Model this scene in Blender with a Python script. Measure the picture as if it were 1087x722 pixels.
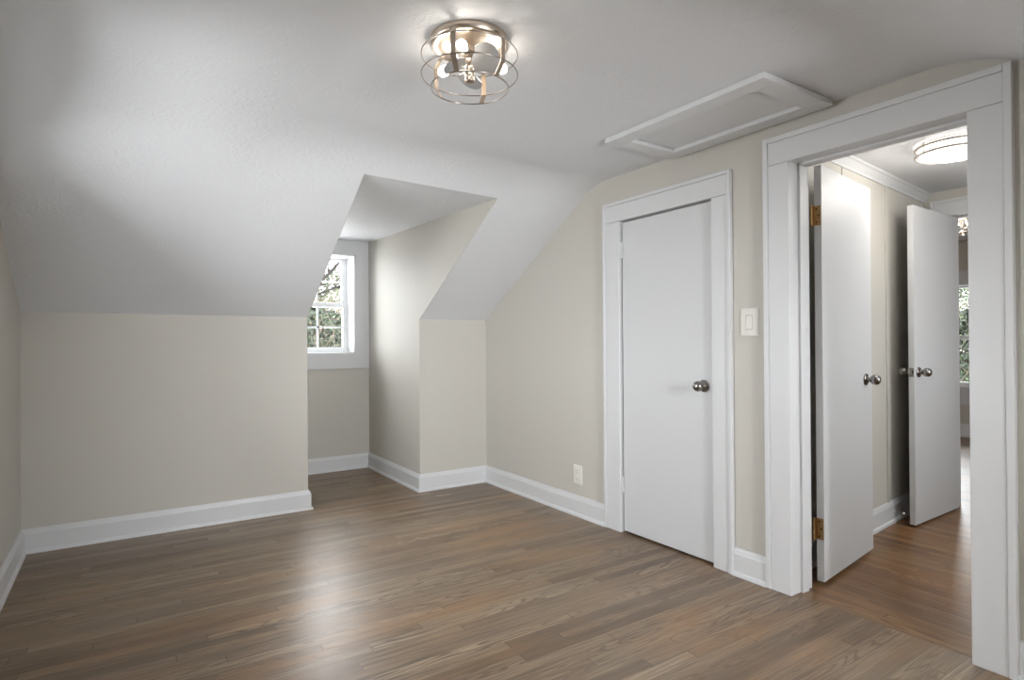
import bpy, bmesh, math, random
from mathutils import Vector, Matrix
random.seed(7)
S = bpy.context.scene
for o in list(bpy.data.objects): bpy.data.objects.remove(o, do_unlink=True)
COL = S.collection

# ------------------------------------------------------------------ camera
F, YAW, PITCH, ROLL, CAM_H = 626.5146, -.5845, .0052, .0062, 1.2
cam_d = bpy.data.cameras.new('camera'); cam = bpy.data.objects.new('camera', cam_d); COL.objects.link(cam)
cam_d.sensor_width = 36; cam_d.sensor_fit = 'HORIZONTAL'; cam_d.lens = F/1087*36; cam_d.clip_start = .02; cam_d.clip_end = 300
s_, c_ = math.sin(-YAW), math.cos(-YAW)
fh = Vector((s_, c_, 0)); r0 = Vector((c_, -s_, 0)); up0 = Vector((0, 0, 1))
fwd = fh*math.cos(PITCH)+up0*math.sin(PITCH); u0 = up0*math.cos(PITCH)-fh*math.sin(PITCH)
cr, sr = math.cos(ROLL), math.sin(ROLL)
xa = r0*cr-u0*sr; ya = r0*sr+u0*cr
cam.matrix_world = Matrix(((xa.x, ya.x, -fwd.x, 0), (xa.y, ya.y, -fwd.y, 0), (xa.z, ya.z, -fwd.z, CAM_H), (0, 0, 0, 1)))
S.camera = cam

# ------------------------------------------------------------------ world, exposure, daylight
SKY = 3.2
BULB_W, HALL_W, ROOM2_W = .8, 3.8, 6.0
REAR_FILL_W, FRONT_W, GABLE_W, FAR_W, HALL_FILL_W = 74.0, 10.0, 27.0, 8.0, 5.5
w = bpy.data.worlds.new('overcast'); S.world = w; w.use_nodes = True
nt = w.node_tree; bg = nt.nodes['Background']
bg.inputs[0].default_value = (.93, .97, 1, 1); bg.inputs[1].default_value = SKY
S.view_settings.view_transform = 'Standard'; S.view_settings.look = 'None'
S.view_settings.gamma = 1; S.view_settings.use_curve_mapping = False
S.view_settings.exposure = 1.47

def area(name, loc, direction, sx, sy, watts, col=(.95, .98, 1)):
    d = bpy.data.lights.new(name, 'AREA'); d.shape = 'RECTANGLE'; d.size = sx; d.size_y = sy; d.energy = watts; d.color = col
    o = bpy.data.objects.new(name, d); COL.objects.link(o); o.location = loc
    o.rotation_euler = Vector(direction).to_track_quat('-Z', 'Y').to_euler(); return o
# daylight at the windows, rear and hall ones invented (lights sit just outside the panes)
area('daylight_front', (1.583, 6.02, 1.62), (0, -1, -.12), .58, .9, FRONT_W)
area('rear_fill_light', (1.575, -1.98, 1.5), (0, 1, .03), .66, .95, REAR_FILL_W)  # added fill behind the camera, through an invented dormer window
area('daylight_gable', (-1.15, 2.5, 1.35), (1, .03, -.08), 1.5, 1.2, GABLE_W)
area('hall_fill_light', (3.9, -.62, 1.45), (0, 1, 0), .8, 1.0, HALL_FILL_W)  # added fill for the open doors, through an invented hall window
area('daylight_far', (9.05, 3.2, 1.3), (-1, -.1, -.1), .75, 1.25, FAR_W)

# ------------------------------------------------------------------ measures (metres)
XR, YK, XL, XD1, XD2, YB = 2.645, 4.414, -.488, 1.131, 2.019, 5.592
HK, HC, YS = 1.3975, 2.263, 2.999
YC = 1.93                                   # ridge line of the roof, centre of the room
XW = XR+.155                                # hall face of the right wall
XH = 4.98                                   # hall end wall
XF = 8.741                                  # gable wall of the far room
HH = 2.285                                  # hall ceiling
HF = 2.43                                   # far room ceiling

# ------------------------------------------------------------------ node helper and materials
class N:
    def __init__(s, name):
        s.m = bpy.data.materials.new(name); s.m.use_nodes = True; s.t = s.m.node_tree
        s.b = s.t.nodes['Principled BSDF']
    def n(s, typ, **kw):
        nd = s.t.nodes.new(typ)
        for k, v in kw.items(): setattr(nd, k, v)
        return nd
    def lk(s, a, b): s.t.links.new(a, b)
    def math(s, op, a, b=None, c=None):
        nd = s.n('ShaderNodeMath', operation=op)
        for i, v in enumerate((a, b, c)):
            if v is None: continue
            if isinstance(v, (int, float)): nd.inputs[i].default_value = v
            else: s.lk(v, nd.inputs[i])
        return nd.outputs[0]
    def mix(s, fac, a, b, mode='MIX'):
        nd = s.n('ShaderNodeMix', data_type='RGBA', blend_type=mode)
        for sock, v in ((nd.inputs[0], fac), (nd.inputs[6], a), (nd.inputs[7], b)):
            if isinstance(v, (int, float)): sock.default_value = v
            elif isinstance(v, tuple): sock.default_value = (*v[:3], 1)
            else: s.lk(v, sock)
        return nd.outputs[2]
    def xyz(s, x, y, z):
        nd = s.n('ShaderNodeCombineXYZ')
        for i, v in enumerate((x, y, z)):
            if isinstance(v, (int, float)): nd.inputs[i].default_value = v
            else: s.lk(v, nd.inputs[i])
        return nd.outputs[0]
    def noise(s, vec, scale, detail=3, rough=.5, dist=0):
        nd = s.n('ShaderNodeTexNoise'); s.lk(vec, nd.inputs['Vector'])
        nd.inputs['Scale'].default_value = scale; nd.inputs['Detail'].default_value = detail
        nd.inputs['Roughness'].default_value = rough; nd.inputs['Distortion'].default_value = dist
        return nd.outputs[0]
    def ramp(s, fac, pts):
        nd = s.n('ShaderNodeValToRGB'); s.lk(fac, nd.inputs[0]); e = nd.color_ramp.elements
        while len(e) < len(pts): e.new(.5)
        for i, (p, c) in enumerate(pts):
            e[i].position = p; e[i].color = (*c, 1) if isinstance(c, tuple) else (c, c, c, 1)
        return nd.outputs[0]
    def bump(s, h, strength, dist):
        nd = s.n('ShaderNodeBump'); s.lk(h, nd.inputs['Height']); nd.inputs['Strength'].default_value = strength
        nd.inputs['Distance'].default_value = dist; s.lk(nd.outputs[0], s.b.inputs['Normal'])
    def obj(s): return s.n('ShaderNodeTexCoord').outputs['Object']

def simple(name, col, rough=.5, metal=0, spec=.5, var=.04, scale=6, bump=0, bscale=300, bdist=.0004):
    k = N(name); o = k.obj(); f = k.noise(o, scale, 3)
    lo = tuple(c*(1-var) for c in col); hi = tuple(min(1, c*(1+var)) for c in col)
    k.lk(k.mix(f, lo, hi), k.b.inputs['Base Color'])
    k.b.inputs['Roughness'].default_value = rough; k.b.inputs['Metallic'].default_value = metal
    k.b.inputs['Specular IOR Level'].default_value = spec
    if bump: k.bump(k.noise(o, bscale, 2), bump, bdist)
    return k.m

def wall_mat(name, col):
    k = N(name); o = k.obj()
    k.lk(k.mix(k.noise(o, 1.3, 3), tuple(c*.975 for c in col), tuple(c*1.025 for c in col)), k.b.inputs['Base Color'])
    k.b.inputs['Roughness'].default_value = .6; k.b.inputs['Specular IOR Level'].default_value = .25
    k.bump(k.math('ADD', k.noise(o, 160, 3), k.math('MULTIPLY', k.noise(o, 9, 2), 2.0)), .25, .0012)
    return k.m

def ceil_mat():
    k = N('textured ceiling paint'); o = k.obj()
    k.lk(k.mix(k.noise(o, 2.2, 3), (.70, .712, .735), (.735, .745, .765)), k.b.inputs['Base Color'])
    k.b.inputs['Roughness'].default_value = .6; k.b.inputs['Specular IOR Level'].default_value = .3
    a = k.ramp(k.noise(o, 26, 5, .55, 1.6), [(.45, 0.), (.62, 1.)])       # trowelled knock-down texture
    patch = k.ramp(k.noise(o, 2.3, 2), [(.4, .25), (.65, 1.)])
    h = k.math('ADD', k.math('MULTIPLY', a, patch), k.math('MULTIPLY', k.noise(o, 4.5, 2), 1.2))
    k.bump(h, .36, .0028)
    return k.m

def wood_floor(name, along, warm=0.):
    k = N(name); sp = k.n('ShaderNodeSeparateXYZ'); k.lk(k.obj(), sp.inputs[0])
    a, c = (sp.outputs[0], sp.outputs[1]) if along == 'x' else (sp.outputs[1], sp.outputs[0])
    W = .0572
    rowf = k.math('DIVIDE', c, W); row = k.math('FLOOR', rowf); fr = k.math('FRACT', rowf)
    wn = k.n('ShaderNodeTexWhiteNoise', noise_dimensions='1D'); k.lk(row, wn.inputs['W'])
    L = k.math('ADD', k.math('MULTIPLY', wn.outputs[0], 1.2), .9)
    al = k.math('DIVIDE', k.math('ADD', a, k.math('MULTIPLY', wn.outputs[0], 37.)), L)
    brd = k.math('FLOOR', al); bf = k.math('FRACT', al)
    w2 = k.n('ShaderNodeTexWhiteNoise', noise_dimensions='2D'); k.lk(k.xyz(row, brd, 0), w2.inputs['Vector'])
    rnd = w2.outputs[0]
    base = k.ramp(rnd, [(0, (.150, .094, .052)), (.2, (.225, .150, .090)), (.45, (.300, .218, .145)), (.7, (.255, .163, .092)), (.9, (.325, .236, .152)), (1, (.39, .288, .188))])
    off = k.math('MULTIPLY', rnd, 61.)
    v1 = k.xyz(k.math('MULTIPLY', a, 1.5), k.math('MULTIPLY', c, 52.), off)
    g1 = k.noise(v1, 1.0, 5, .62, .35)
    v2 = k.xyz(k.math('MULTIPLY', a, 5.), k.math('MULTIPLY', c, 260.), off)
    g2 = k.noise(v2, 1.0, 3, .6, .1)
    # cathedral figure: bands that swing along the board
    col = k.mix(k.ramp(g1, [(.30, .9), (.54, 0.)]), base, (.085, .055, .034))
    col = k.mix(k.math('MULTIPLY', k.ramp(g2, [(.40, 1.), (.54, 0.)]), .6), col, (.075, .05, .033))
    v3 = k.xyz(k.math('MULTIPLY', a, 1.2), k.math('MULTIPLY', c, 13.), off)
    g3 = k.math('SINE', k.math('MULTIPLY', k.noise(v3, 1.0, 2, .4, .3), 95.))
    w3 = k.n('ShaderNodeTexWhiteNoise', noise_dimensions='2D'); k.lk(k.xyz(brd, row, 0), w3.inputs['Vector'])
    fig = k.math('MULTIPLY', k.ramp(g3, [(.25, 0.), (.95, 1.)]), k.ramp(w3.outputs[0], [(.35, .1), (.65, .9)]))
    col = k.mix(fig, col, (.115, .070, .042))
    # worn greyish wash and warm patches
    pos = k.xyz(k.math('MULTIPLY', a, .55), c, 0)
    col = k.mix(k.math('MULTIPLY', k.ramp(k.noise(pos, 1.5, 3), [(.45, 0.), (.68, 1.)]), .32), col, (.30, .245, .19))
    pos2 = k.xyz(k.math('MULTIPLY', a, .8), k.math('MULTIPLY', c, 3.), 8.)
    col = k.mix(k.math('MULTIPLY', k.ramp(k.noise(pos2, 1.6, 4), [(.50, 0.), (.70, 1.)]), .5), col, (.32, .175, .08))
    # joints
    e = k.math('MINIMUM', fr, k.math('SUBTRACT', 1., fr))
    j = k.ramp(e, [(.0, 1.), (.022, 0.)])
    e2 = k.math('MULTIPLY', k.math('MINIMUM', bf, k.math('SUBTRACT', 1., bf)), L)
    j2 = k.ramp(e2, [(.0, 1.), (.0016, 0.)])
    jj = k.math('MAXIMUM', j, j2)
    col = k.mix(k.math('MULTIPLY', jj, .6), col, (.055, .035, .025))
    col = k.mix(warm, col, (1.0, .72, .44), 'MULTIPLY')
    k.lk(col, k.b.inputs['Base Color'])
    k.lk(k.math('ADD', k.math('MULTIPLY', g1, .16), .27), k.b.inputs['Roughness'])
    k.b.inputs['Specular IOR Level'].default_value = .5
    k.bump(k.math('SUBTRACT', k.math('MULTIPLY', g1, .5), jj), .35, .0012)
    return k.m

def glass():
    m = bpy.data.materials.new('window glass'); m.use_nodes = True; t = m.node_tree; t.nodes.clear()
    o = t.nodes.new('ShaderNodeOutputMaterial'); mx = t.nodes.new('ShaderNodeMixShader'); tr = t.nodes.new('ShaderNodeBsdfTransparent')
    gl = t.nodes.new('ShaderNodeBsdfGlossy'); gl.inputs['Roughness'].default_value = .02
    lw = t.nodes.new('ShaderNodeFresnel'); lw.inputs[0].default_value = 1.35
    t.links.new(lw.outputs[0], mx.inputs[0]); t.links.new(tr.outputs[0], mx.inputs[1]); t.links.new(gl.outputs[0], mx.inputs[2]); t.links.new(mx.outputs[0], o.inputs[0])
    return m
def emit(name, col, st):
    m = bpy.data.materials.new(name); m.use_nodes = True; b = m.node_tree.nodes['Principled BSDF']
    b.inputs['Base Color'].default_value = (*col, 1); b.inputs['Emission Color'].default_value = (*col, 1); b.inputs['Emission Strength'].default_value = st
    return m

M = dict(
    wall=wall_mat('warm greige wall paint', (.552, .530, .484)),
    ceil=ceil_mat(),
    trim=simple('white trim paint', (.655, .658, .668), .38, var=.015, bump=.12, bscale=60, bdist=.0006),
    casing=simple('window casing paint', (.62, .625, .64), .42, var=.015, bump=.12, bscale=60, bdist=.0006),
    door=simple('white door paint', (.615, .618, .628), .48, var=.015, scale=2, bump=.15, bscale=14, bdist=.001),
    sash=simple('white vinyl sash', (.80, .81, .82), .35, var=.01),
    plate=simple('ivory plastic plate', (.74, .72, .67), .32, var=.01),
    gap_shade=simple('painted shadow gap', (.40, .385, .35), .5, var=.01),
    dark=simple('dark slot', (.03, .03, .03), .6),
    nickel=simple('satin nickel', (.30, .285, .27), .27, 1, var=.08, scale=30),
    brass=simple('aged brass hinge', (.42, .27, .13), .36, 1, var=.25, scale=60),
    screw=simple('dark screw head', (.06, .045, .03), .4, 1),
    silver=simple('brushed nickel lamp metal', (.54, .465, .39), .32, 1, var=.06, scale=25),
    wire=simple('nickel cage wire', (.40, .36, .33), .3, 1, var=.05),
    ringm=simple('nickel trim ring', (.50, .46, .42), .45, .9, var=.05),
    blade=simple('frosted silver blade', (.46, .47, .48), .45, .5, var=.05),
    floorx=wood_floor('oak strip floor', 'x'), floory=wood_floor('oak strip floor lengthwise', 'y', .8),
    glass=glass(),
    bulb=emit('lit bulb', (1, .93, .84), 3), hallglow=emit('lit frosted diffuser', (1, .97, .93), 1.5),
    bark=simple('dark wet bark', (.035, .03, .027), .8, var=.4), twig=simple('pale dry twig', (.33, .27, .20), .8, var=.35, scale=3),
    leaf=simple('olive leaf', (.060, .085, .030), .6, var=.6, scale=3), leafd=simple('dark leaf', (.022, .034, .016), .6, var=.6, scale=3),
    leafr=simple('russet dead leaf', (.20, .13, .08), .7, var=.5, scale=3),
    ground=simple('leaf litter', (.10, .085, .06), .9, var=.5, scale=2),
)

# ------------------------------------------------------------------ mesh helpers
def obj(name, bm, mat, parent=None, smooth=False, bevel=0, loc=None, rotz=None, recalc=True):
    if recalc: bmesh.ops.recalc_face_normals(bm, faces=bm.faces[:])
    me = bpy.data.meshes.new(name); bm.to_mesh(me); bm.free()
    if smooth:
        for p in me.polygons: p.use_smooth = True
    o = bpy.data.objects.new(name, me); COL.objects.link(o)
    me.materials.append(mat)
    if parent: o.parent = parent
    if loc: o.location = loc
    if rotz is not None: o.rotation_euler.z = rotz
    if bevel:
        b = o.modifiers.new('bevel', 'BEVEL'); b.width = bevel; b.segments = 2; b.limit_method = 'ANGLE'; b.angle_limit = .6
        b.harden_normals = False
    return o
def st(o, label=None):
    o['kind'] = 'structure'
    if label: o['label'] = label
    return o
def tag(o, label, cat, group=None, kind=None):
    o['label'] = label; o['category'] = cat
    if group: o['group'] = group
    if kind: o['kind'] = kind
    return o
def empty(name, loc=(0, 0, 0), rotz=0):
    o = bpy.data.objects.new(name, None); COL.objects.link(o); o.location = loc; o.rotation_euler.z = rotz; o.empty_display_size = .05
    return o
def B(): return bmesh.new()
def bx(bm, x0, x1, y0, y1, z0, z1):
    v = [bm.verts.new((x, y, z)) for x in (x0, x1) for y in (y0, y1) for z in (z0, z1)]
    for f in ((0, 1, 3, 2), (4, 6, 7, 5), (0, 4, 5, 1), (2, 3, 7, 6), (0, 2, 6, 4), (1, 5, 7, 3)): bm.faces.new([v[i] for i in f])
    return bm
def prism(bm, pts, axis, a, b):
    """closed outline pts extruded between a and b along axis ('x': pts are (y,z); 'y': (x,z); 'z': (x,y))"""
    def mk(p, t): return {'x': (t, p[0], p[1]), 'y': (p[0], t, p[1]), 'z': (p[0], p[1], t)}[axis]
    A = [bm.verts.new(mk(p, a)) for p in pts]; Bv = [bm.verts.new(mk(p, b)) for p in pts]
    n = len(pts)
    ends = [bm.faces.new(A), bm.faces.new(Bv[::-1])]
    for f in ends: f.normal_update()
    bmesh.ops.triangulate(bm, faces=ends)
    for i in range(n): bm.faces.new((A[i], A[(i+1) % n], Bv[(i+1) % n], Bv[i]))
    return bm
def lathe(bm, prof, seg=24, mat=None):
    """prof = [(radius, height)], around local z; mat transforms it"""
    mat = mat or Matrix.Identity(4); rings = []
    for r, z in prof:
        if r < 1e-6: rings.append([bm.verts.new(mat @ Vector((0, 0, z)))])
        else: rings.append([bm.verts.new(mat @ Vector((r*math.cos(2*math.pi*i/seg), r*math.sin(2*math.pi*i/seg), z))) for i in range(seg)])
    for p, q in zip(rings, rings[1:]):
        for i in range(seg):
            j = (i+1) % seg
            if len(p) == 1 and len(q) == 1: continue
            if len(p) == 1: bm.faces.new((p[0], q[i], q[j]))
            elif len(q) == 1: bm.faces.new((p[i], p[j], q[0]))
            else: bm.faces.new((p[i], p[j], q[j], q[i]))
    return bm
def tube(bm, pts, r, seg=8, closed=False):
    pts = [Vector(p) for p in pts]; n = len(pts); rings = []
    rr = r if isinstance(r, (list, tuple)) else [r]*n
    for i, p in enumerate(pts):
        if closed: d = pts[(i+1) % n]-pts[i-1]
        else: d = pts[min(i+1, n-1)]-pts[max(i-1, 0)]
        d.normalize(); a = d.cross(Vector((0, 0, 1)))
        if a.length < .05: a = d.cross(Vector((1, 0, 0)))
        a.normalize(); b = d.cross(a)
        rings.append([bm.verts.new(p+(a*math.cos(2*math.pi*k/seg)+b*math.sin(2*math.pi*k/seg))*rr[i]) for k in range(seg)])
    for i in range(n if closed else n-1):
        p, q = rings[i], rings[(i+1) % n]
        for k in range(seg): bm.faces.new((p[k], p[(k+1) % seg], q[(k+1) % seg], q[k]))
    if not closed:
        bm.faces.new(rings[0][::-1]); bm.faces.new(rings[-1])
    return bm
def axis_mat(loc, direction):
    return Matrix.Translation(loc) @ Vector(direction).to_track_quat('Z', 'Y').to_matrix().to_4x4()

# ------------------------------------------------------------------ floors
st(obj('floor', bx(B(), XL-.2, XR+.03, -2.0, YB+.02, -.05, 0), M['floorx']), 'grey brown oak strip floor of the room')
st(obj('floor', bx(B(), XR+.03, XF+.2, -1.2, 5.2, -.05, 0), M['floory']), 'warm brown oak strip floor of the hall and far room')

# ------------------------------------------------------------------ room ceiling: flat strip, two slopes, dormer openings
SL = (HC-HK)/(YK-YS)
def arc(yc, zc_pts=8, half=.16):
    """rounded bend between slope and flat: quadratic curve centred on the bend at (yc, HC)"""
    out = []
    p0 = (yc+half, HC-half*SL); p1 = (yc, HC); p2 = (yc-half, HC)
    for i in range(zc_pts+1):
        t = i/zc_pts
        out.append(((1-t)**2*p0[0]+2*t*(1-t)*p1[0]+t*t*p2[0], (1-t)**2*p0[1]+2*t*(1-t)*p1[1]+t*t*p2[1]))
    return out
YM_L, YM_R = (3.187, 2.149), (3.212, 2.133)           # front dormer mouth on the slope, left and right
def ysl(y): return HK+(YK-y)*SL
prof = [(YK, HK, 'd'), ('m', 0, 'm')]+[(y, z, 'a') for y, z in arc(YS-.02)]
half_prof = prof
def mirror(y): return 2*YC-y
xs = [XL-.02, XD1-.003, XD2+.003, XR+.02]
def ceiling():
    bm = B()
    f = [[], [], [], []]
    for i, x in enumerate(xs):
        ym = YM_L[0] if i < 2 else YM_R[0]
        col = [(YK+.0, HK), (3.56 if i == 0 else ym, ysl(3.56 if i == 0 else ym))]+arc(YS, half=(.5, .17, .16, .16)[i])
        f[i] = [bm.verts.new((x, y, z)) for y, z in col]
    # rear half: opening for an added, unseen dormer that lets fill light in
    xr_ = [XL-.02, XD1-.003, XD2+.003, XR+.02]; rcols = []
    for x in xr_:
        rc = [(mirror(y), z) for y, z in reversed(arc(YS))]+[(mirror(3.42), ysl(3.42)), (mirror(YK), HK)]
        rcols.append([bm.verts.new((x, y, z)) for y, z in rc])
    n = len(f[0])
    for i in range(3):
        for k in range(n-1):
            if i == 1 and k == 0: continue
            bm.faces.new((f[i][k], f[i+1][k], f[i+1][k+1], f[i][k+1]))
    m = len(rcols[0])
    for i in range(3):
        for k in range(m-1):
            if i == 1 and k == m-2: continue
            bm.faces.new((rcols[i][k], rcols[i+1][k], rcols[i+1][k+1], rcols[i][k+1]))
    # flat strip between the two halves
    A = [c[-1] for c in f]; C = [c[0] for c in rcols]
    bm.faces.new((A[0], A[1], A[2], A[3], C[3], C[2], C[1], C[0]))
    bmesh.ops.recalc_face_normals(bm, faces=bm.faces[:])
    for fc in bm.faces:
        if fc.normal.z > 0: fc.normal_flip()
    o = obj('ceiling', bm, M['ceil'], smooth=True, recalc=False)
    so = o.modifiers.new('thickness', 'SOLIDIFY'); so.thickness = .09; so.offset = -1
    wn = o.modifiers.new('weighted', 'WEIGHTED_NORMAL'); wn.weight = 100
    return st(o, 'white textured sloped attic ceiling')
ceiling()
ZDL, ZDR, ZDB = ysl(3.187), ysl(3.212), 2.193
def dormer_ceiling(x0, x1, ym0, ym1, yb, zb, name):
    bm = B()
    lo = [(x0, ym0, ysl(ym0) if ym0 > YC else ysl(mirror(ym0))), (x1, ym1, ysl(ym1) if ym1 > YC else ysl(mirror(ym1))), (x1, yb, zb), (x0, yb, zb)]
    a = [bm.verts.new(p) for p in lo]; b = [bm.verts.new((p[0], p[1], p[2]+.08)) for p in lo]
    bm.faces.new(a[::-1]); bm.faces.new(b)
    for i in range(4): bm.faces.new((a[i], a[(i+1) % 4], b[(i+1) % 4], b[i]))
    return st(obj(name, bm, M['ceil']))
dormer_ceiling(XD1-.02, XD2+.02, 3.187, 3.212, YB+.02, ZDB, 'ceiling')
dormer_ceiling(XD1-.02, XD2+.02, mirror(3.42), mirror(3.42), -1.75, 2.02, 'ceiling')  # ceiling of the added rear dormer, never in view

# ------------------------------------------------------------------ room walls
T = .1
GW = (2.10, 3.25, .75, 1.92)                              # gable window, beside the photographer
bm = B()
prism(bm, [(-.65, 0), (GW[0], 0), (GW[0], HC+.06), (mirror(YS), HC+.06), (mirror(YK)-.05, HK+.02)], 'x', XL-T, XL)
prism(bm, [(GW[1], 0), (YK+.05, 0), (YK+.05, HK+.02), (GW[1], ysl(GW[1])+.05)], 'x', XL-T, XL)
bx(bm, XL-T, XL, GW[0], GW[1], 0, GW[2]); prism(bm, [(GW[0], GW[3]), (GW[1], GW[3]), (GW[1], ysl(GW[1])+.05), (YS, HC+.05), (GW[0], HC+.05)], 'x', XL-T, XL)
st(obj('wall_left', bm, M['wall']), 'greige left gable wall')
# knee walls
st(obj('wall_front', bx(B(), XL-.02, XD1-.003, YK, YK+T, 0, HK+.01), M['wall']), 'greige knee wall left of the dormer')
st(obj('wall_front', bx(B(), XD2+.003, XR+.02, YK, YK+T, 0, HK+.01), M['wall']), 'short greige knee wall right of the dormer')
# dormer cheeks
def cheek(x0, x1, ym, zb, yb, yk, name='wall_dormer'):
    zm = ysl(ym) if ym > YC else ysl(mirror(ym))
    e = .002 if yk > YC else -.002
    yk += e; ym += e
    return st(obj(name, prism(B(), [(yk, 0), (yb, 0), (yb, zb+.03), (ym, zm+.0), (yk, HK)], 'x', x0, x1), M['wall']))
cheek(XD1-T, XD1, 3.187, ZDB, YB+.02, YK)
cheek(XD2, XD2+T, 3.212, ZDB, YB+.02, YK)
# dormer back wall around the window opening
WX0, WX1, WZ0, WZ1 = 1.283, 1.885, 1.110, 2.058
def wall_with_hole(name, axis, c0, c1, a0, a1, z0, z1, h, mat, label=None):
    bm = B(); ha0, ha1, hz0, hz1 = h
    def q(p0, p1, q0, q1):
        if axis == 'y': bx(bm, p0, p1, c0, c1, q0, q1)
        else: bx(bm, c0, c1, p0, p1, q0, q1)
    q(a0, ha0, z0, z1); q(ha1, a1, z0, z1); q(ha0, ha1, z0, hz0); q(ha0, ha1, hz1, z1)
    return st(obj(name, bm, mat), label)
wall_with_hole('wall_dormer', 'y', YB, YB+.34, XD1-T, XD2+T, 0, ZDB+.05, (WX0, WX1, WZ0, WZ1), M['wall'], 'greige dormer wall below the window')
# rear of the room, behind the photographer
st(obj('wall_rear', bx(B(), XL-.02, XD1-.003, mirror(YK)-T, mirror(YK), 0, HK+.01), M['wall']))
st(obj('wall_rear', bx(B(), XD2+.003, XR+.02, mirror(YK)-T, mirror(YK), 0, HK+.01), M['wall']))
cheek(XD1-T, XD1, mirror(3.42), 2.02, -1.75, mirror(YK)); cheek(XD2, XD2+T, mirror(3.42), 2.02, -1.75, mirror(YK))  # cheeks of the added rear dormer
wall_with_hole('wall_rear', 'y', -1.9, -1.73, XD1-T, XD2+T, 0, 2.1, (1.235, 1.915, 1.0, 1.95), M['wall'])  # hole for the added rear window

# right wall with closet opening and hall opening
D1a, D1b, D1h = 2.037, 2.738, 1.968
D2a, D2b, D2h = .892, 1.598, 2.052
ar = arc(YS)
ol = [(YK+.02, 0), (YK+.02, ysl(YK+.02)+.01)]+[(y, z+.01) for y, z in ar]+[(mirror(y), z+.01) for y, z in reversed(ar)]+[(mirror(YK), HK+.01), (mirror(YK), 0),
     (D2a-.012, 0), (D2a-.012, D2h+.012), (D2b+.012, D2h+.012), (D2b+.012, 0), (D1a-.012, 0), (D1a-.012, D1h+.012), (D1b+.012, D1h+.012), (D1b+.012, 0)]
st(obj('wall_right', prism(B(), ol, 'x', XR, XW-.01), M['wall']), 'greige right wall with the two doorways')
st(obj('wall_closet', bx(bx(bx(B(), XW+.55, XW+.6, 1.95, 3.4, 0, 2.1), XW-.01, XW+.6, 2.9, 2.95, 0, 2.1), XW-.01, XW+.6, 1.95, 3.4, 2.05, 2.1), M['wall']))

# ------------------------------------------------------------------ hall and far room
HA = .105                                                # the hall's side wall runs slightly askew
def hy(x): return 1.825+HA*(x-3.65)
def hall_panel(x0, x1, z1, th=.05, off=0., name='wall_hall', mat='wall', z0=0):
    bm = B(); prism(bm, [(x0, hy(x0)+off), (x1, hy(x1)+off), (x1, hy(x1)+off+th), (x0, hy(x0)+off+th)], 'z', z0, z1)
    return st(obj(name, bm, M[mat]))
hall_panel(XW-.01, 3.520, HH+.03)
hall_panel(3.532, XH+.03, HH+.03)
hall_panel(XW-.01, XH+.03, HH+.03, off=.05, th=.04)       # backing behind the open joint
st(obj('trim', prism(B(), [(4.195, hy(4.195)-.008), (4.22, hy(4.22)-.008), (4.22, hy(4.22)+.01), (4.195, hy(4.195)+.01)], 'z', .1, 2.22), M['wall'])).name = 'trim_1'
st(obj('ceiling', bx(B(), XW-.01, XH+.03, -.3, 2.2, HH, HH+.06), M['ceil']), 'white textured hall ceiling')
wall_with_hole('wall_hall', 'y', -.40, -.25, XW-.01, XH+.03, 0, HH+.05, (3.5, 4.3, .9, 2.0), M['wall'])  # unseen wall; its hole is for the added hall window
# crown moulding along the askew wall
bm = B(); cp = [(0, -.065), (.008, -.065), (.014, -.05), (.034, -.02), (.045, -.012), (.045, 0), (0, 0)]
def crown_ring(x): return [bm.verts.new((x+q*HA*.99, hy(x)-q, HH+z)) for q, z in cp]
ra, rb = crown_ring(XW), crown_ring(XH)
for i in range(len(cp)): j = (i+1) % len(cp); bm.faces.new((ra[i], ra[j], rb[j], rb[i]))
bm.faces.new(ra); bm.faces.new(rb[::-1]); st(obj('trim_2', bm, M['trim']), 'white crown moulding along the hall wall')
# hall end wall with the doorway to the far room
D3a, D3b, D3h = 1.03, 1.795, 2.095
st(obj('wall_end', prism(B(), [(-.3, 0), (-.3, HF+.05), (2.2, HF+.05), (2.2, 0), (D3b+.012, 0), (D3b+.012, D3h+.012), (D3a-.012, D3h+.012), (D3a-.012, 0)], 'x', XH, XH+.13), M['wall']), 'greige hall end wall above the far doorway')
# far room
st(obj('wall_far', bx(B(), XH+.02, XH+.13, 2.15, 5.2, 0, HF+.05), M['wall']))
FW0, FW1, FZ0, FZ1 = 2.935, 3.66, .615, 1.895
wall_with_hole('wall_far', 'x', XF, XF+.2, -1.2, 5.2, 0, HF+.05, (FW0, FW1, FZ0, FZ1), M['wall'], 'greige gable wall of the far room')
st(obj('wall_far', bx(B(), XH+.1, XF+.1, 5.1, 5.2, 0, HF+.05), M['wall'])); st(obj('wall_far', bx(B(), XH+.1, XF+.1, -1.2, -1.1, 0, HF+.05), M['wall']))
st(obj('ceiling', bx(B(), XH+.1, XF+.1, -1.2, 5.2, HF, HF+.06), M['ceil']), 'white ceiling of the far room')

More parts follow.
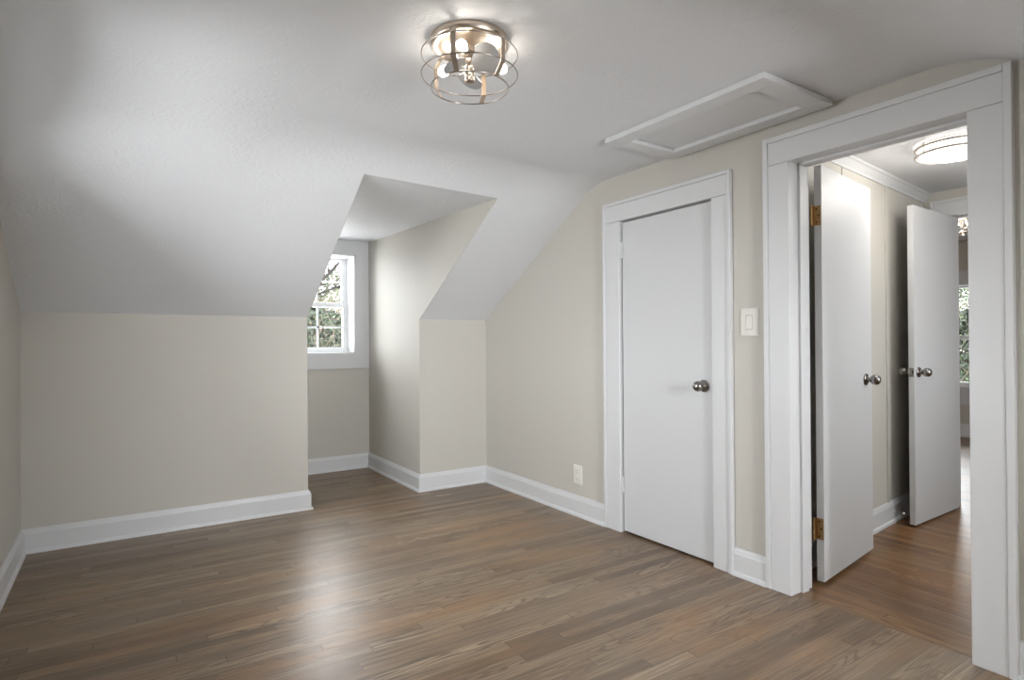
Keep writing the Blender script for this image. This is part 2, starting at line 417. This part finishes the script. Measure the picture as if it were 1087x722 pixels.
# ------------------------------------------------------------------ baseboards
BP = [(0, 0), (.030, 0), (.0295, .008), (.027, .016), (.022, .021), (.018, .0225), (.018, .110), (.0145, .118), (.012, .128), (.007, .135), (.006, .139), (0, .139)]
def baseboards(path, names, ends=(0, 0), bp=BP, labels=None):
    P = [Vector(p) for p in path]
    dirs = [(P[i+1]-P[i]).normalized() for i in range(len(P)-1)]
    nr = [Vector((d.y, -d.x)) for d in dirs]
    def off(i):
        if i == 0: return nr[0]
        if i == len(P)-1: return nr[-1]
        a, b = nr[i-1], nr[i]; m = a+b
        return m/(m.dot(a))
    for i, nm in enumerate(names):
        bm = B(); rings = []
        for k in (i, i+1):
            m = off(k); rings.append([bm.verts.new((P[k].x+m.x*q, P[k].y+m.y*q, z)) for q, z in bp])
        a, b = rings
        for j in range(len(bp)): l = (j+1) % len(bp); bm.faces.new((a[j], a[l], b[l], b[j]))
        bm.faces.new(a); bm.faces.new(b[::-1])
        st(obj(nm, bm, M['trim']), (labels or {}).get(i))
baseboards([(XL, -.55), (XL, YK), (XD1, YK), (XD1, YB), (XD2, YB), (XD2, YK), (XR, YK), (XR, 2.884)],
           ['baseboard_left', 'baseboard_front', 'baseboard_dormer', 'baseboard_dormer', 'baseboard_dormer', 'baseboard_front', 'baseboard_right'])
baseboards([(XR, 1.918), (XR, 1.727)], ['baseboard_right'])
baseboards([(XR, .757), (XR, -.5)], ['baseboard_right'])
baseboards([(XW, hy(XW)), (XH, hy(XH))], ['baseboard_hall'])
baseboards([(XF, 5.1), (XF, -1.1)], ['baseboard_far'], bp=[(q, z*1.12) for q, z in BP])

# ------------------------------------------------------------------ door casings and jambs
def door_trim(name, xf, sgn, ya, yb, h, ol, orr, top, label, band=.02, th=.02):
    """flat boards with a raised outer band; xf wall face, sgn direction the trim stands out (-1 towards -x)"""
    bm = B()
    def b(y0, y1, z0, z1, t):
        x0, x1 = sorted((xf, xf+sgn*t)); bx(bm, x0, x1, y0, y1, z0, z1)
    g = .0004
    b(ol+band+g, ya, 0, h-.0015, th); b(yb, orr-band-g, 0, h-.0015, th); b(ol+band+g, orr-band-g, h, top-band-g, th)
    b(ol, ol+band, 0, top, th+.006); b(orr-band, orr, 0, top, th+.006); b(ol+band+g, orr-band-g, top-band, top, th+.006)
    xb0, xb1 = sorted((xf-sgn*.001, xf+sgn*.006)); bx(bm, xb0, xb1, ol+.004, ya-.004, 0, top-.004); bx(bm, xb0, xb1, yb+.004, orr-.004, 0, top-.004); bx(bm, xb0, xb1, ya-.004, yb+.004, h+.004, top-.004)
    return st(obj(name, bm, M['trim'], bevel=.0025), label)
door_trim('trim_3', XR, -1, D1a, D1b, D1h, 1.917, 2.884, 2.094, 'white casing around the closed closet door')
door_trim('trim_4', XR, -1, D2a, D2b, D2h, .757, 1.727, 2.185, 'white casing around the open hall doorway', band=.025, th=.022)
door_trim('trim_5', XH, -1, D3a, D3b, D3h, D3a-.12, D3b+.12, 2.215, 'white casing of the far doorway')
def jamb(name, x0, x1, ya, yb, h, stop0, stop1, t=.004):
    bm = B(); bx(bm, x0, x1, yb, yb+.015, 0, h); bx(bm, x0, x1, ya-.015, ya, 0, h); bx(bm, x0, x1, ya-.015, yb+.015, h, h+.015)
    bx(bm, stop0, stop1, yb-.012, yb+.002, 0, h); bx(bm, stop0, stop1, ya-.002, ya+.012, 0, h); bx(bm, stop0, stop1, ya, yb, h-.012, h+.002)
    return st(obj(name, bm, M['trim'], bevel=.003))
jamb('trim_6', XR-.004, XW-.0, D2a, D2b, D2h, XR+.058, XR+.112)
jamb('trim_7', XR-.004, XW-.02, D1a, D1b, D1h, XR+.045, XR+.09)
jamb('trim_8', XH-.004, XH+.135, D3a, D3b, D3h, XH+.06, XH+.1)

# ------------------------------------------------------------------ doors
def knob(parent, loc, direction, name='door_knob'):
    e = obj(name, lathe(B(), [(0, 0), (.033, 0), (.034, .003), (.031, .008), (.024, .010), (.0165, .013), (.0135, .017), (.013, .024), (.017, .027),
        (.0235, .033), (.0275, .041), (.0288, .050), (.0275, .059), (.0235, .067), (.016, .0735), (.007, .076), (0, .0765)], 28,
        axis_mat(loc, direction)), M['nickel'], parent, smooth=True)
    return e
def hinge(parent, z0, z1, barrel, leaf_boxes, mat, screws=()):
    bm = B(); h = (z1-z0)/5
    for k in range(5): tube(bm, [(barrel[0], barrel[1], z0+k*h+.0008), (barrel[0], barrel[1], z0+(k+1)*h-.0008)], .0062, 12)
    tube(bm, [(barrel[0], barrel[1], z0-.005), (barrel[0], barrel[1], z1+.005)], .0042, 10)
    for b in leaf_boxes: bx(bm, *b, z0, z1)
    o = obj('hinge', bm, mat, parent)
    for (x, y, z) in screws:
        obj('screw', lathe(B(), [(0, .0012), (.0042, .001), (.0046, 0)], 10, axis_mat((x, y, z), (-1, 0, 0))), M['screw'], o)
    return o
# closed closet door
d = st(empty('door_1', (XR, D1b, 0)), 'closed white closet door with one round knob'); X0 = XR
obj('door_slab', bx(B(), .002, .037, -.695, -.009, .013, 1.957), M['door'], d, bevel=.002)
knob(d, (.002, -.632, .960), (-1, 0, 0))
for z0, z1 in ((1.731, 1.832), (.255, .348)):
    hinge(d, z0, z1, (-.0045, -.005), [(-.001, .001, -.02, -.005)], M['trim'])
# open door hung on the hall doorway
a = math.atan2(.100, .690)
d = st(empty('door_2', (2.862, 1.608, 0), a), 'open white slab door nearest the room, brass hinges')
obj('door_slab', bx(B(), 0.0, .705, -.035, 0.0, .019, 2.068), M['door'], d, bevel=.0015)
knob(d, (.600, -.035, .985), (0, -1, 0)); knob(d, (.600, 0, .985), (0, 1, 0))
for z0, z1 in ((1.771, 1.868), (.224, .328)):
    hh = hinge(d, z0, z1, (-.026, .004), [(-.002, .0005, -.033, .0), (-.026, .0, .001, .003)], M['brass'],
          [(-.002, -.012, z0+.016), (-.002, -.022, (z0+z1)/2), (-.002, -.012, z1-.016)])
# open door of the far doorway
d = st(empty('door_3', (4.958, 1.788, 0), math.pi+.02), 'open white slab door at the end of the hall')
obj('door_slab', bx(B(), 0, .705, 0.0, .035, .012, 2.075), M['door'], d, bevel=.0015)
knob(d, (.648, .035, .995), (0, 1, 0)); knob(d, (.648, 0, .995), (0, -1, 0))
lp = obj('latch_plate', bx(B(), .7045, .7065, .005, .030, .967, 1.023), M['nickel'], d)
obj('latch_bolt', bx(B(), .7065, .716, .011, .024, .984, 1.006), M['nickel'], lp)
for z0, z1 in ((1.75, 1.85), (.22, .32)):
    hinge(d, z0, z1, (-.006, -.004), [(-.002, .001, .001, .034)], M['brass'])

# rigid door stop on the hall baseboard
t = tag(empty('door_stop', (4.262, hy(4.262)-.018, .07)), 'small white tipped door stop on the hall baseboard beside the far open door', 'door stop')
obj('base_cup', lathe(B(), [(0, 0), (.013, 0), (.012, .005), (.006, .008), (0, .008)], 16, axis_mat((0, 0, 0), (0, -1, 0))), M['sash'], t, smooth=True)
obj('rod', tube(B(), [(0, -.006, 0), (0, -.055, 0)], .0032, 10), M['nickel'], t)
obj('rubber_tip', lathe(B(), [(0, 0), (.008, 0), (.009, .003), (.008, .011), (.005, .013), (0, .013)], 16, axis_mat((0, -.053, 0), (0, -1, 0))), M['sash'], t, smooth=True)

# ------------------------------------------------------------------ windows
def window(name, axis, c_in, a0, a1, z0, z1, zm, label, sash=.046, rail_mid=.047, muntins=True, sgn=1, recess=.2, nv=1):
    """double-hung window in an opening; axis 'y' means the pane lies across x, and looks out towards sgn*axis"""
    root = st(empty(name, (0, 0, 0)), label)
    def bb(bm, p0, p1, d0, d1, q0, q1):
        d0, d1 = sorted((c_in+sgn*d0, c_in+sgn*d1))
        if axis == 'y': bx(bm, p0, p1, d0, d1, q0, q1)
        else: bx(bm, d0, d1, p0, p1, q0, q1)
    f = B(); t = .012                                  # liner of the reveal
    bb(f, a0, a0+t, 0, .3, z0, z1); bb(f, a1-t, a1, 0, .3, z0, z1); bb(f, a0, a1, 0, .3, z0, z0+t); bb(f, a0, a1, 0, .3, z1-t, z1)
    obj('window_frame', f, M['sash'], root)
    x0, x1 = a0+t, a1-t
    def sashm(nm, q0, q1, dd, bot, top, mz):
        bm = B(); d0, d1 = dd, dd+.032
        bb(bm, x0, x0+sash, d0, d1, q0, q1); bb(bm, x1-sash, x1, d0, d1, q0, q1)
        bb(bm, x0+sash, x1-sash, d0, d1, q0, q0+bot); bb(bm, x0+sash, x1-sash, d0, d1, q1-top, q1)
        s = obj(nm, bm, M['sash'], root, bevel=.003)
        g = B(); bb(g, x0+sash-.004, x1-sash+.004, dd+.014, dd+.018, q0+bot-.004, q1-top+.004); obj('pane', g, M['glass'], s)
        if muntins:
            m = B(); mx = (x0+x1)/2
            bb(m, mx-.009, mx+.009, dd+.004, dd+.013, q0+bot, q1-top); bb(m, x0+sash, x1-sash, dd+.004, dd+.013, mz-.009, mz+.009)
            obj('muntin', m, M['sash'], s)
    sashm('lower_sash', z0+t, zm+.004, recess, .048, .046, (z0+t+.048+zm-.042)/2)
    sashm('upper_sash', zm-.030, z1-t, recess+.034, .034, .024, (zm+z1-.03)/2)
    return root
window('window_1', 'y', YB, WX0, WX1, WZ0, WZ1, 1.602, 'white double hung dormer window with muntins')
window('window_2', 'x', XF, FW0, FW1, FZ0, FZ1, 1.25, 'white double hung window in the far room', muntins=False, recess=.07, sash=.03)
window('window_4', 'x', XL, GW[0], GW[1], GW[2], GW[3], 1.36, 'gable window', muntins=False, sgn=-1, recess=.03)
window('window_5', 'y', -.25, 3.5, 4.3, .9, 2.0, 1.45, 'added hall window out of view', muntins=False, sgn=-1, recess=.05)
window('window_3', 'y', -1.73, 1.235, 1.915, 1.0, 1.95, 1.48, 'added rear dormer window out of view', sgn=-1, recess=.08)
def window_trim(name, axis, c, sgn, outer, hole, th=.014, mat='casing', label=None):
    a0, a1, z0, z1 = outer; h0, h1, g0, g1 = hole; bm = B()
    def bb(p0, p1, q0, q1):
        d0, d1 = sorted((c, c-sgn*th))
        if axis == 'y': bx(bm, p0, p1, d0, d1, q0, q1)
        else: bx(bm, d0, d1, p0, p1, q0, q1)
    bb(a0, h0, z0, z1); bb(h1, a1, z0, z1); bb(h0, h1, z0, g0); bb(h0, h1, g1, z1)
    return st(obj(name, bm, M[mat]), label)
window_trim('trim_9', 'y', YB, 1, (XD1+.002, XD2-.002, .968, ZDB+.01), (WX0, WX1, WZ0, WZ1), label='flat pale grey board casing around the dormer window')
window_trim('trim_10', 'x', XF, 1, (FW0-.12, FW1+.12, .40, 2.065), (FW0, FW1, FZ0, FZ1), label='pale grey casing around the far room window')

# ------------------------------------------------------------------ attic hatch on the ceiling
hx0, hx1, hy0, hy1, hz = 2.105, XR-.03, 1.378, 2.290, HC-.026
t = tag(empty('attic_hatch', (hx0, hy0, HC)), 'white framed attic access hatch on the ceiling beside the right wall', 'attic hatch')
def L(bm, x0, x1, y0, y1, z0, z1): return bx(bm, x0-hx0, x1-hx0, y0-hy0, y1-hy0, z0-HC, z1-HC)
bm = B(); fw = .092
L(bm, hx0, hx0+fw, hy0, hy1, hz, HC-.001); L(bm, hx1-fw, hx1, hy0, hy1, hz, HC-.001)
L(bm, hx0+fw, hx1-fw, hy0, hy0+fw, hz, HC-.001); L(bm, hx0+fw, hx1-fw, hy1-fw, hy1, hz, HC-.001)
obj('hatch_frame', bm, M['trim'], t, bevel=.002)
obj('hatch_panel', L(B(), hx0+fw+.003, hx1-fw-.003, hy0+fw+.003, hy1-fw-.010, hz+.018, HC-.002), M['trim'], t)

# ------------------------------------------------------------------ switch and outlet
t = tag(empty('light_switch', (XR, 1.821, 1.297)), 'ivory rocker light switch plate between the closed door and the open doorway', 'light switch')
def plate(t, w, h, d=.007):
    bm = B(); a = [(-d, -w/2+.007, -h/2+.007), (-d, w/2-.007, -h/2+.007), (-d, w/2-.007, h/2-.007), (-d, -w/2+.007, h/2-.007)]
    b = [(0, -w/2, -h/2), (0, w/2, -h/2), (0, w/2, h/2), (0, -w/2, h/2)]
    m = [(-.003, y, z) for _, y, z in b]
    V = [[bm.verts.new(p) for p in q] for q in (a, m, b)]
    bm.faces.new(V[0]); bm.faces.new(V[2][::-1])
    for p, q in zip(V, V[1:]):
        for i in range(4): bm.faces.new((p[i], p[(i+1) % 4], q[(i+1) % 4], q[i]))
    return obj('wall_plate', bm, M['plate'], t)
plate(t, .104, .144)
obj('rocker_gap_shade', bx(B(), -.0075, -.006, -.0185, .0185, -.0375, .0375), M['gap_shade'], t)  # darker ivory rim, the shaded groove round the rocker put into colour
rk = B(); prism(rk, [(-.0065, -.034), (-.012, -.034), (-.0085, .034), (-.0065, .034)], 'y', -.016, .016)
obj('rocker', rk, M['plate'], t, bevel=.001)
for z in (-.054, .054): obj('screw', lathe(B(), [(0, .0015), (.0035, .001), (.004, 0)], 12, axis_mat((-.007, 0, z), (-1, 0, 0))), M['plate'], t)
t = tag(empty('wall_outlet', (XR, 3.176, .281)), 'ivory duplex outlet low on the right wall left of the closet door', 'electrical outlet')
plate(t, .090, .134)
for z in (-.028, .028):
    r = obj('receptacle', lathe(B(), [(0, .002), (.015, .002), (.0175, 0)], 20, axis_mat((-.007, 0, z), (-1, 0, 0))), M['plate'], t)
    s = B(); bx(s, -.0096, -.0088, -.0075, -.0055, z+.000, z+.010); bx(s, -.0096, -.0088, .0055, .0075, z+.000, z+.010); bx(s, -.0096, -.0088, -.002, .002, z-.010, z-.006)
    obj('slot', s, M['dark'], r)
obj('screw', lathe(B(), [(0, .0015), (.003, .001), (.0035, 0)], 12, axis_mat((-.007, 0, 0), (-1, 0, 0))), M['plate'], t)

# ------------------------------------------------------------------ caged ceiling lights
def point(name, loc, watts, r, parent=None, col=(1, .9, .78)):
    d = bpy.data.lights.new(name, 'POINT'); d.energy = watts; d.shadow_soft_size = r; d.color = col
    o = bpy.data.objects.new(name, d); COL.objects.link(o); o.location = loc
    if parent: o.parent = parent
    return o
def cage_light(name, loc, label, watts, group=None):
    t = tag(empty(name, loc), label, 'ceiling light', group)
    obj('ceiling_plate', lathe(B(), [(0, 0), (.136, 0), (.137, -.004), (.136, -.024), (.132, -.028), (.122, -.029), (.118, -.024), (.108, -.024), (.055, -.040), (.045, -.046), (.043, -.075), (0, -.078)], 48), M['silver'], t, smooth=True)
    R = .168
    def ring(r, z, w=.0022):
        n = 64; return tube(B(), [(r*math.cos(2*math.pi*i/n), r*math.sin(2*math.pi*i/n), z) for i in range(n)], w, 6, True)
    obj('cage_ring', ring(R, -.055), M['wire'], t, smooth=True)
    obj('cage_ring', ring(R, -.125), M['wire'], t, smooth=True)
    obj('cage_ring', ring(.135, -.170, .0024), M['wire'], t, smooth=True)
    for deg in (42, 108, 222, 282):
        a = math.radians(deg); c, s = math.cos(a), math.sin(a); bm = B()
        prev = None
        for r, z in ((.128, -.016), (.150, -.028), (R-.002, -.052), (R-.002, -.126), (.133, -.171)):
            q = []
            for dr, dt in ((0, -.009), (.0018, -.009), (.0018, .009), (0, .009)):
                q.append(bm.verts.new(((r+dr)*c-dt*s, (r+dr)*s+dt*c, z)))
            if prev:
                for i in range(4): bm.faces.new((prev[i], prev[(i+1) % 4], q[(i+1) % 4], q[i]))
            else: bm.faces.new(q)
            prev = q
        bm.faces.new(prev[::-1]); obj('cage_strap', bm, M['silver'], t)
    obj('hub', lathe(B(), [(0, -.07), (.030, -.072), (.032, -.082), (.018, -.090), (.014, -.100), (.014, -.112), (.019, -.114), (.019, -.128), (.0165, -.130), (.0165, -.137), (.018, -.139), (.018, -.146), (.012, -.150), (0, -.151)], 28), M['silver'], t, smooth=True)
    for deg, tilt, rise, size in ((296, -.6, .35, .050), (58, .35, -.25, .042), (192, .35, -.25, .040)):
        a = math.radians(deg); bm = B(); n = 28; up, dn = [], []
        for i in range(n):
            th = 2*math.pi*i/n; u =     .066+size*math.cos(th); v = size*math.sin(th)*(1.0 if u > .05 else .8)
            for lst, dz in ((up, .001), (dn, -.001)):
                x, y, z = u, v, -.100+v*tilt+dz+(u-.02)*rise
                lst.append(bm.verts.new((x*math.cos(a)-y*math.sin(a), x*math.sin(a)+y*math.cos(a), z)))
        bm.faces.new(up); bm.faces.new(dn[::-1])
        for i in range(n): bm.faces.new((up[i], up[(i+1) % n], dn[(i+1) % n], dn[i]))
        obj('fan_blade', bm, M['blade'], t)
    for deg in (228, 112, 350):
        a = math.radians(deg); dr = Vector((math.cos(a), math.sin(a), -.22)).normalized(); p = Vector((.050*math.cos(a), .050*math.sin(a), -.062))
        obj('bulb_socket', lathe(B(), [(0, 0), (.015, 0), (.015, .030), (.012, .032), (0, .032)], 20, axis_mat(p, dr)), M['silver'], t, smooth=True)
        q = p+dr*.03
        obj('bulb', lathe(B(), [(0, 0), (.011, .0), (.012, .012), (.017, .026), (.019, .040), (.017, .053), (.010, .062), (0, .065)], 20, axis_mat(q, dr)), M['bulb'], t, smooth=True)
        if watts: point('bulb_glow', q+dr*.03+Vector((0, 0, -.003)), watts, .024, t)
    return t
cage_light('ceiling_light', (1.020, 1.800, HC), 'round brushed nickel cage ceiling light with three lit bulbs above the bedroom floor', BULB_W)
cage_light('ceiling_light', (7.0, 2.36, HF), 'small lit cage ceiling light seen through the far doorway', ROOM2_W)

# hall drum light
t = tag(empty('ceiling_light', (3.79, 1.345, HH)), 'round frosted drum ceiling light with two thin metal rings in the hall', 'ceiling light')
R = .176
obj('ceiling_plate', lathe(B(), [(0, 0), (R-.02, 0), (R-.02, -.012), (0, -.012)], 48), M['silver'], t)
obj('diffuser', lathe(B(), [(R-.016, -.010), (R-.012, -.03), (R-.014, -.060), (R-.03, -.072), (R-.08, -.084), (0, -.090)], 48), M['hallglow'], t, smooth=True)
for z in (-.026, -.066):
    n = 64; obj('metal_ring', tube(B(), [(R*math.cos(2*math.pi*i/n), R*math.sin(2*math.pi*i/n), z) for i in range(n)], .0075, 8, True), M['ringm'], t, smooth=True)
for k in range(4):
    a = math.radians(60+90*k); obj('ring_post', tube(B(), [(R*math.cos(a), R*math.sin(a), -.072), (R*math.cos(a), R*math.sin(a), -.004)], .0035, 8), M['wire'], t)
point('hall_glow', (3.79, 1.345, HH-.16), HALL_W, .11, None, (1, .95, .88))

# ------------------------------------------------------------------ outdoors
def tree(name, loc, h, seed, label, mat='bark', r0=.09, depth=5, lean=(0, 0), spread=.75, group=None, n0=3, limbs=()):
    rnd = random.Random(seed); bm = B()
    def grow(p, d, ln, r, dep):
        pts = [p]; rs = [r]; q = p.copy(); dd = d.copy()
        for i in range(4):
            dd = (dd+Vector((rnd.uniform(-.18, .18), rnd.uniform(-.18, .18), rnd.uniform(-.08, .14)))).normalized(); q = q+dd*ln/4; pts.append(q.copy()); rs.append(r*(1-.11*(i+1)))
        tube(bm, pts, rs, 5 if dep > 2 else 4)
        if dep == 0: return
        for k in range(n0 if dep > 1 else 3):
            i = rnd.choice((2, 3, 4)); nd = (dd+Vector((rnd.uniform(-1, 1), rnd.uniform(-1, 1), rnd.uniform(-.3, .7)))*spread).normalized()
            grow(pts[i], nd, ln*rnd.uniform(.6, .85), rs[i]*.62, dep-1)
    if limbs:                                          # a trunk with given main limbs (world coordinates)
        L0 = Vector(loc)
        for pts, ra in limbs:
            pts = [Vector(p)-L0 for p in pts]; n = len(pts)
            tube(bm, pts, [ra*(1-.55*i/(n-1)) for i in range(n)], 7)
            for i in range(1, n):
                for k in range(4):
                    t = rnd.random(); p = pts[i-1].lerp(pts[i], t); d = (pts[i]-pts[i-1]).normalized()
                    grow(p, (d+Vector((rnd.uniform(-.8, .8), rnd.uniform(-.8, .8), rnd.uniform(-.3, 1)))).normalized(), rnd.uniform(.3, .6), ra*.38, 2)
    else: grow(Vector((0, 0, 0)), Vector((lean[0], lean[1], 1)).normalized(), h*.42, r0, depth)
    return tag(obj(name, bm, M[mat], loc=loc, recalc=False), label, 'tree', group)
def shrub(name, loc, rx, ry, h, seed, label, nt=260, nl=2600, leaf='leaf', leaf2='leafd', cat='shrub', group=None):
    rnd = random.Random(seed); t = tag(empty(name, loc), label, cat, group)
    bm = B()
    for k in range(nt):
        a = rnd.uniform(0, 6.28); p = Vector((math.cos(a)*rx*rnd.random()*.9, math.sin(a)*ry*rnd.random()*.9, rnd.uniform(0, .55)*h))
        d = Vector((rnd.uniform(-1, 1), rnd.uniform(-1, 1), rnd.uniform(.1, 1.2))).normalized(); pts = [p.copy()]; ln = rnd.uniform(.25, .5)*h
        for i in range(6):
            d = (d+Vector((rnd.uniform(-.3, .3), rnd.uniform(-.3, .3), -.10))).normalized(); p = p+d*ln/6; pts.append(p.copy())
        r = rnd.uniform(.004, .014); tube(bm, pts, [r*(1-.12*i) for i in range(7)], 4)
    obj('twig', bm, M['twig'], t, recalc=False)
    for mt, cnt, sz, sc in ((leaf, nl, .034, 1.0), (leaf2, nl, .075, .82)):
        bm = B()
        for k in range(cnt):
            a = rnd.uniform(0, 6.28); u = rnd.random()**.5; z = rnd.uniform(0, 1); w_ = math.sqrt(max(0, 1-max(0, z-.45)**2/.30))
            c = Vector((math.cos(a)*rx*u*w_*sc, math.sin(a)*ry*u*w_*sc, z*h*sc)); n1 = Vector((rnd.gauss(0, 1), rnd.gauss(0, 1), rnd.gauss(0, 1))).normalized()
            n2 = n1.orthogonal().normalized(); s = sz*rnd.uniform(.6, 1.4)
            bm.faces.new([bm.verts.new(c+v) for v in (n1*s, n2*s*.45, -n1*s, -n2*s*.45)])
        obj('foliage', bm, M[mt], t, recalc=False)
    return t
st(obj('floor_ground', bx(B(), -60, 80, -60, 90, -3.1, -3.0), M['ground']), 'leaf covered ground outside')
sl = B(); prism(sl, [(8.5, -3.0), (22, -3.0), (22, 2.2), (17, 1.4), (12, -.6)], 'x', -6, 14); st(obj('floor_bank', sl, M['ground']), 'wooded bank outside the dormer window')
tree('bare_tree', (1.5, 8.8, -3), 8.4, 11, 'dark bare tree with forking branches just outside the dormer window', limbs=(
    (((1.5, 8.8, -3), (1.55, 8.8, -1), (1.7, 8.7, .6), (1.85, 8.65, 1.4), (1.9, 8.6, 2.6), (2.1, 8.6, 3.8)), .07),
    (((1.75, 8.68, 1.0), (2.05, 8.62, 1.62), (2.39, 8.6, 2.09), (2.68, 8.6, 2.42), (3.0, 8.6, 2.72), (3.5, 8.6, 3.0)), .026),
    (((1.85, 8.65, 1.55), (2.33, 8.6, 1.91), (2.55, 8.58, 2.0), (2.77, 8.6, 2.09), (3.3, 8.6, 2.25)), .022),
    (((1.9, 8.6, 2.0), (2.2, 8.55, 2.35), (2.35, 8.5, 2.7), (2.7, 8.5, 3.2)), .02)))
for i, (x, y, z, rx, h, leaf, lab) in enumerate([
        (2.9, 10.9, -1.6, 1.35, 4.3, 'leaf', 'tangled olive shrub low in the dormer window'),
        (4.0, 15.9, .2, 1.9, 3.9, 'leafr', 'russet bare shrub higher up in the dormer window')]):
    shrub('wild_shrub', (x, y, z), rx, rx, h, 40+i, lab, leaf=leaf, nt=700, nl=3800)
for i, (x, y, rx, h, lab) in enumerate([(13.5, 4.6, 1.5, 5.8, 'green shrub seen through the far room window'), (20.5, 7.6, 2.2, 7.6, 'taller dark shrub furthest beyond the far room window')]):
    shrub('wild_shrub', (x, y, -3), rx, rx, h, 60+i, lab, nt=520, nl=8000)
tree('bare_tree', (10.9, 3.7, -3), 7.0, 31, 'pale bare tree outside the far room window', mat='twig', depth=5, r0=.06)
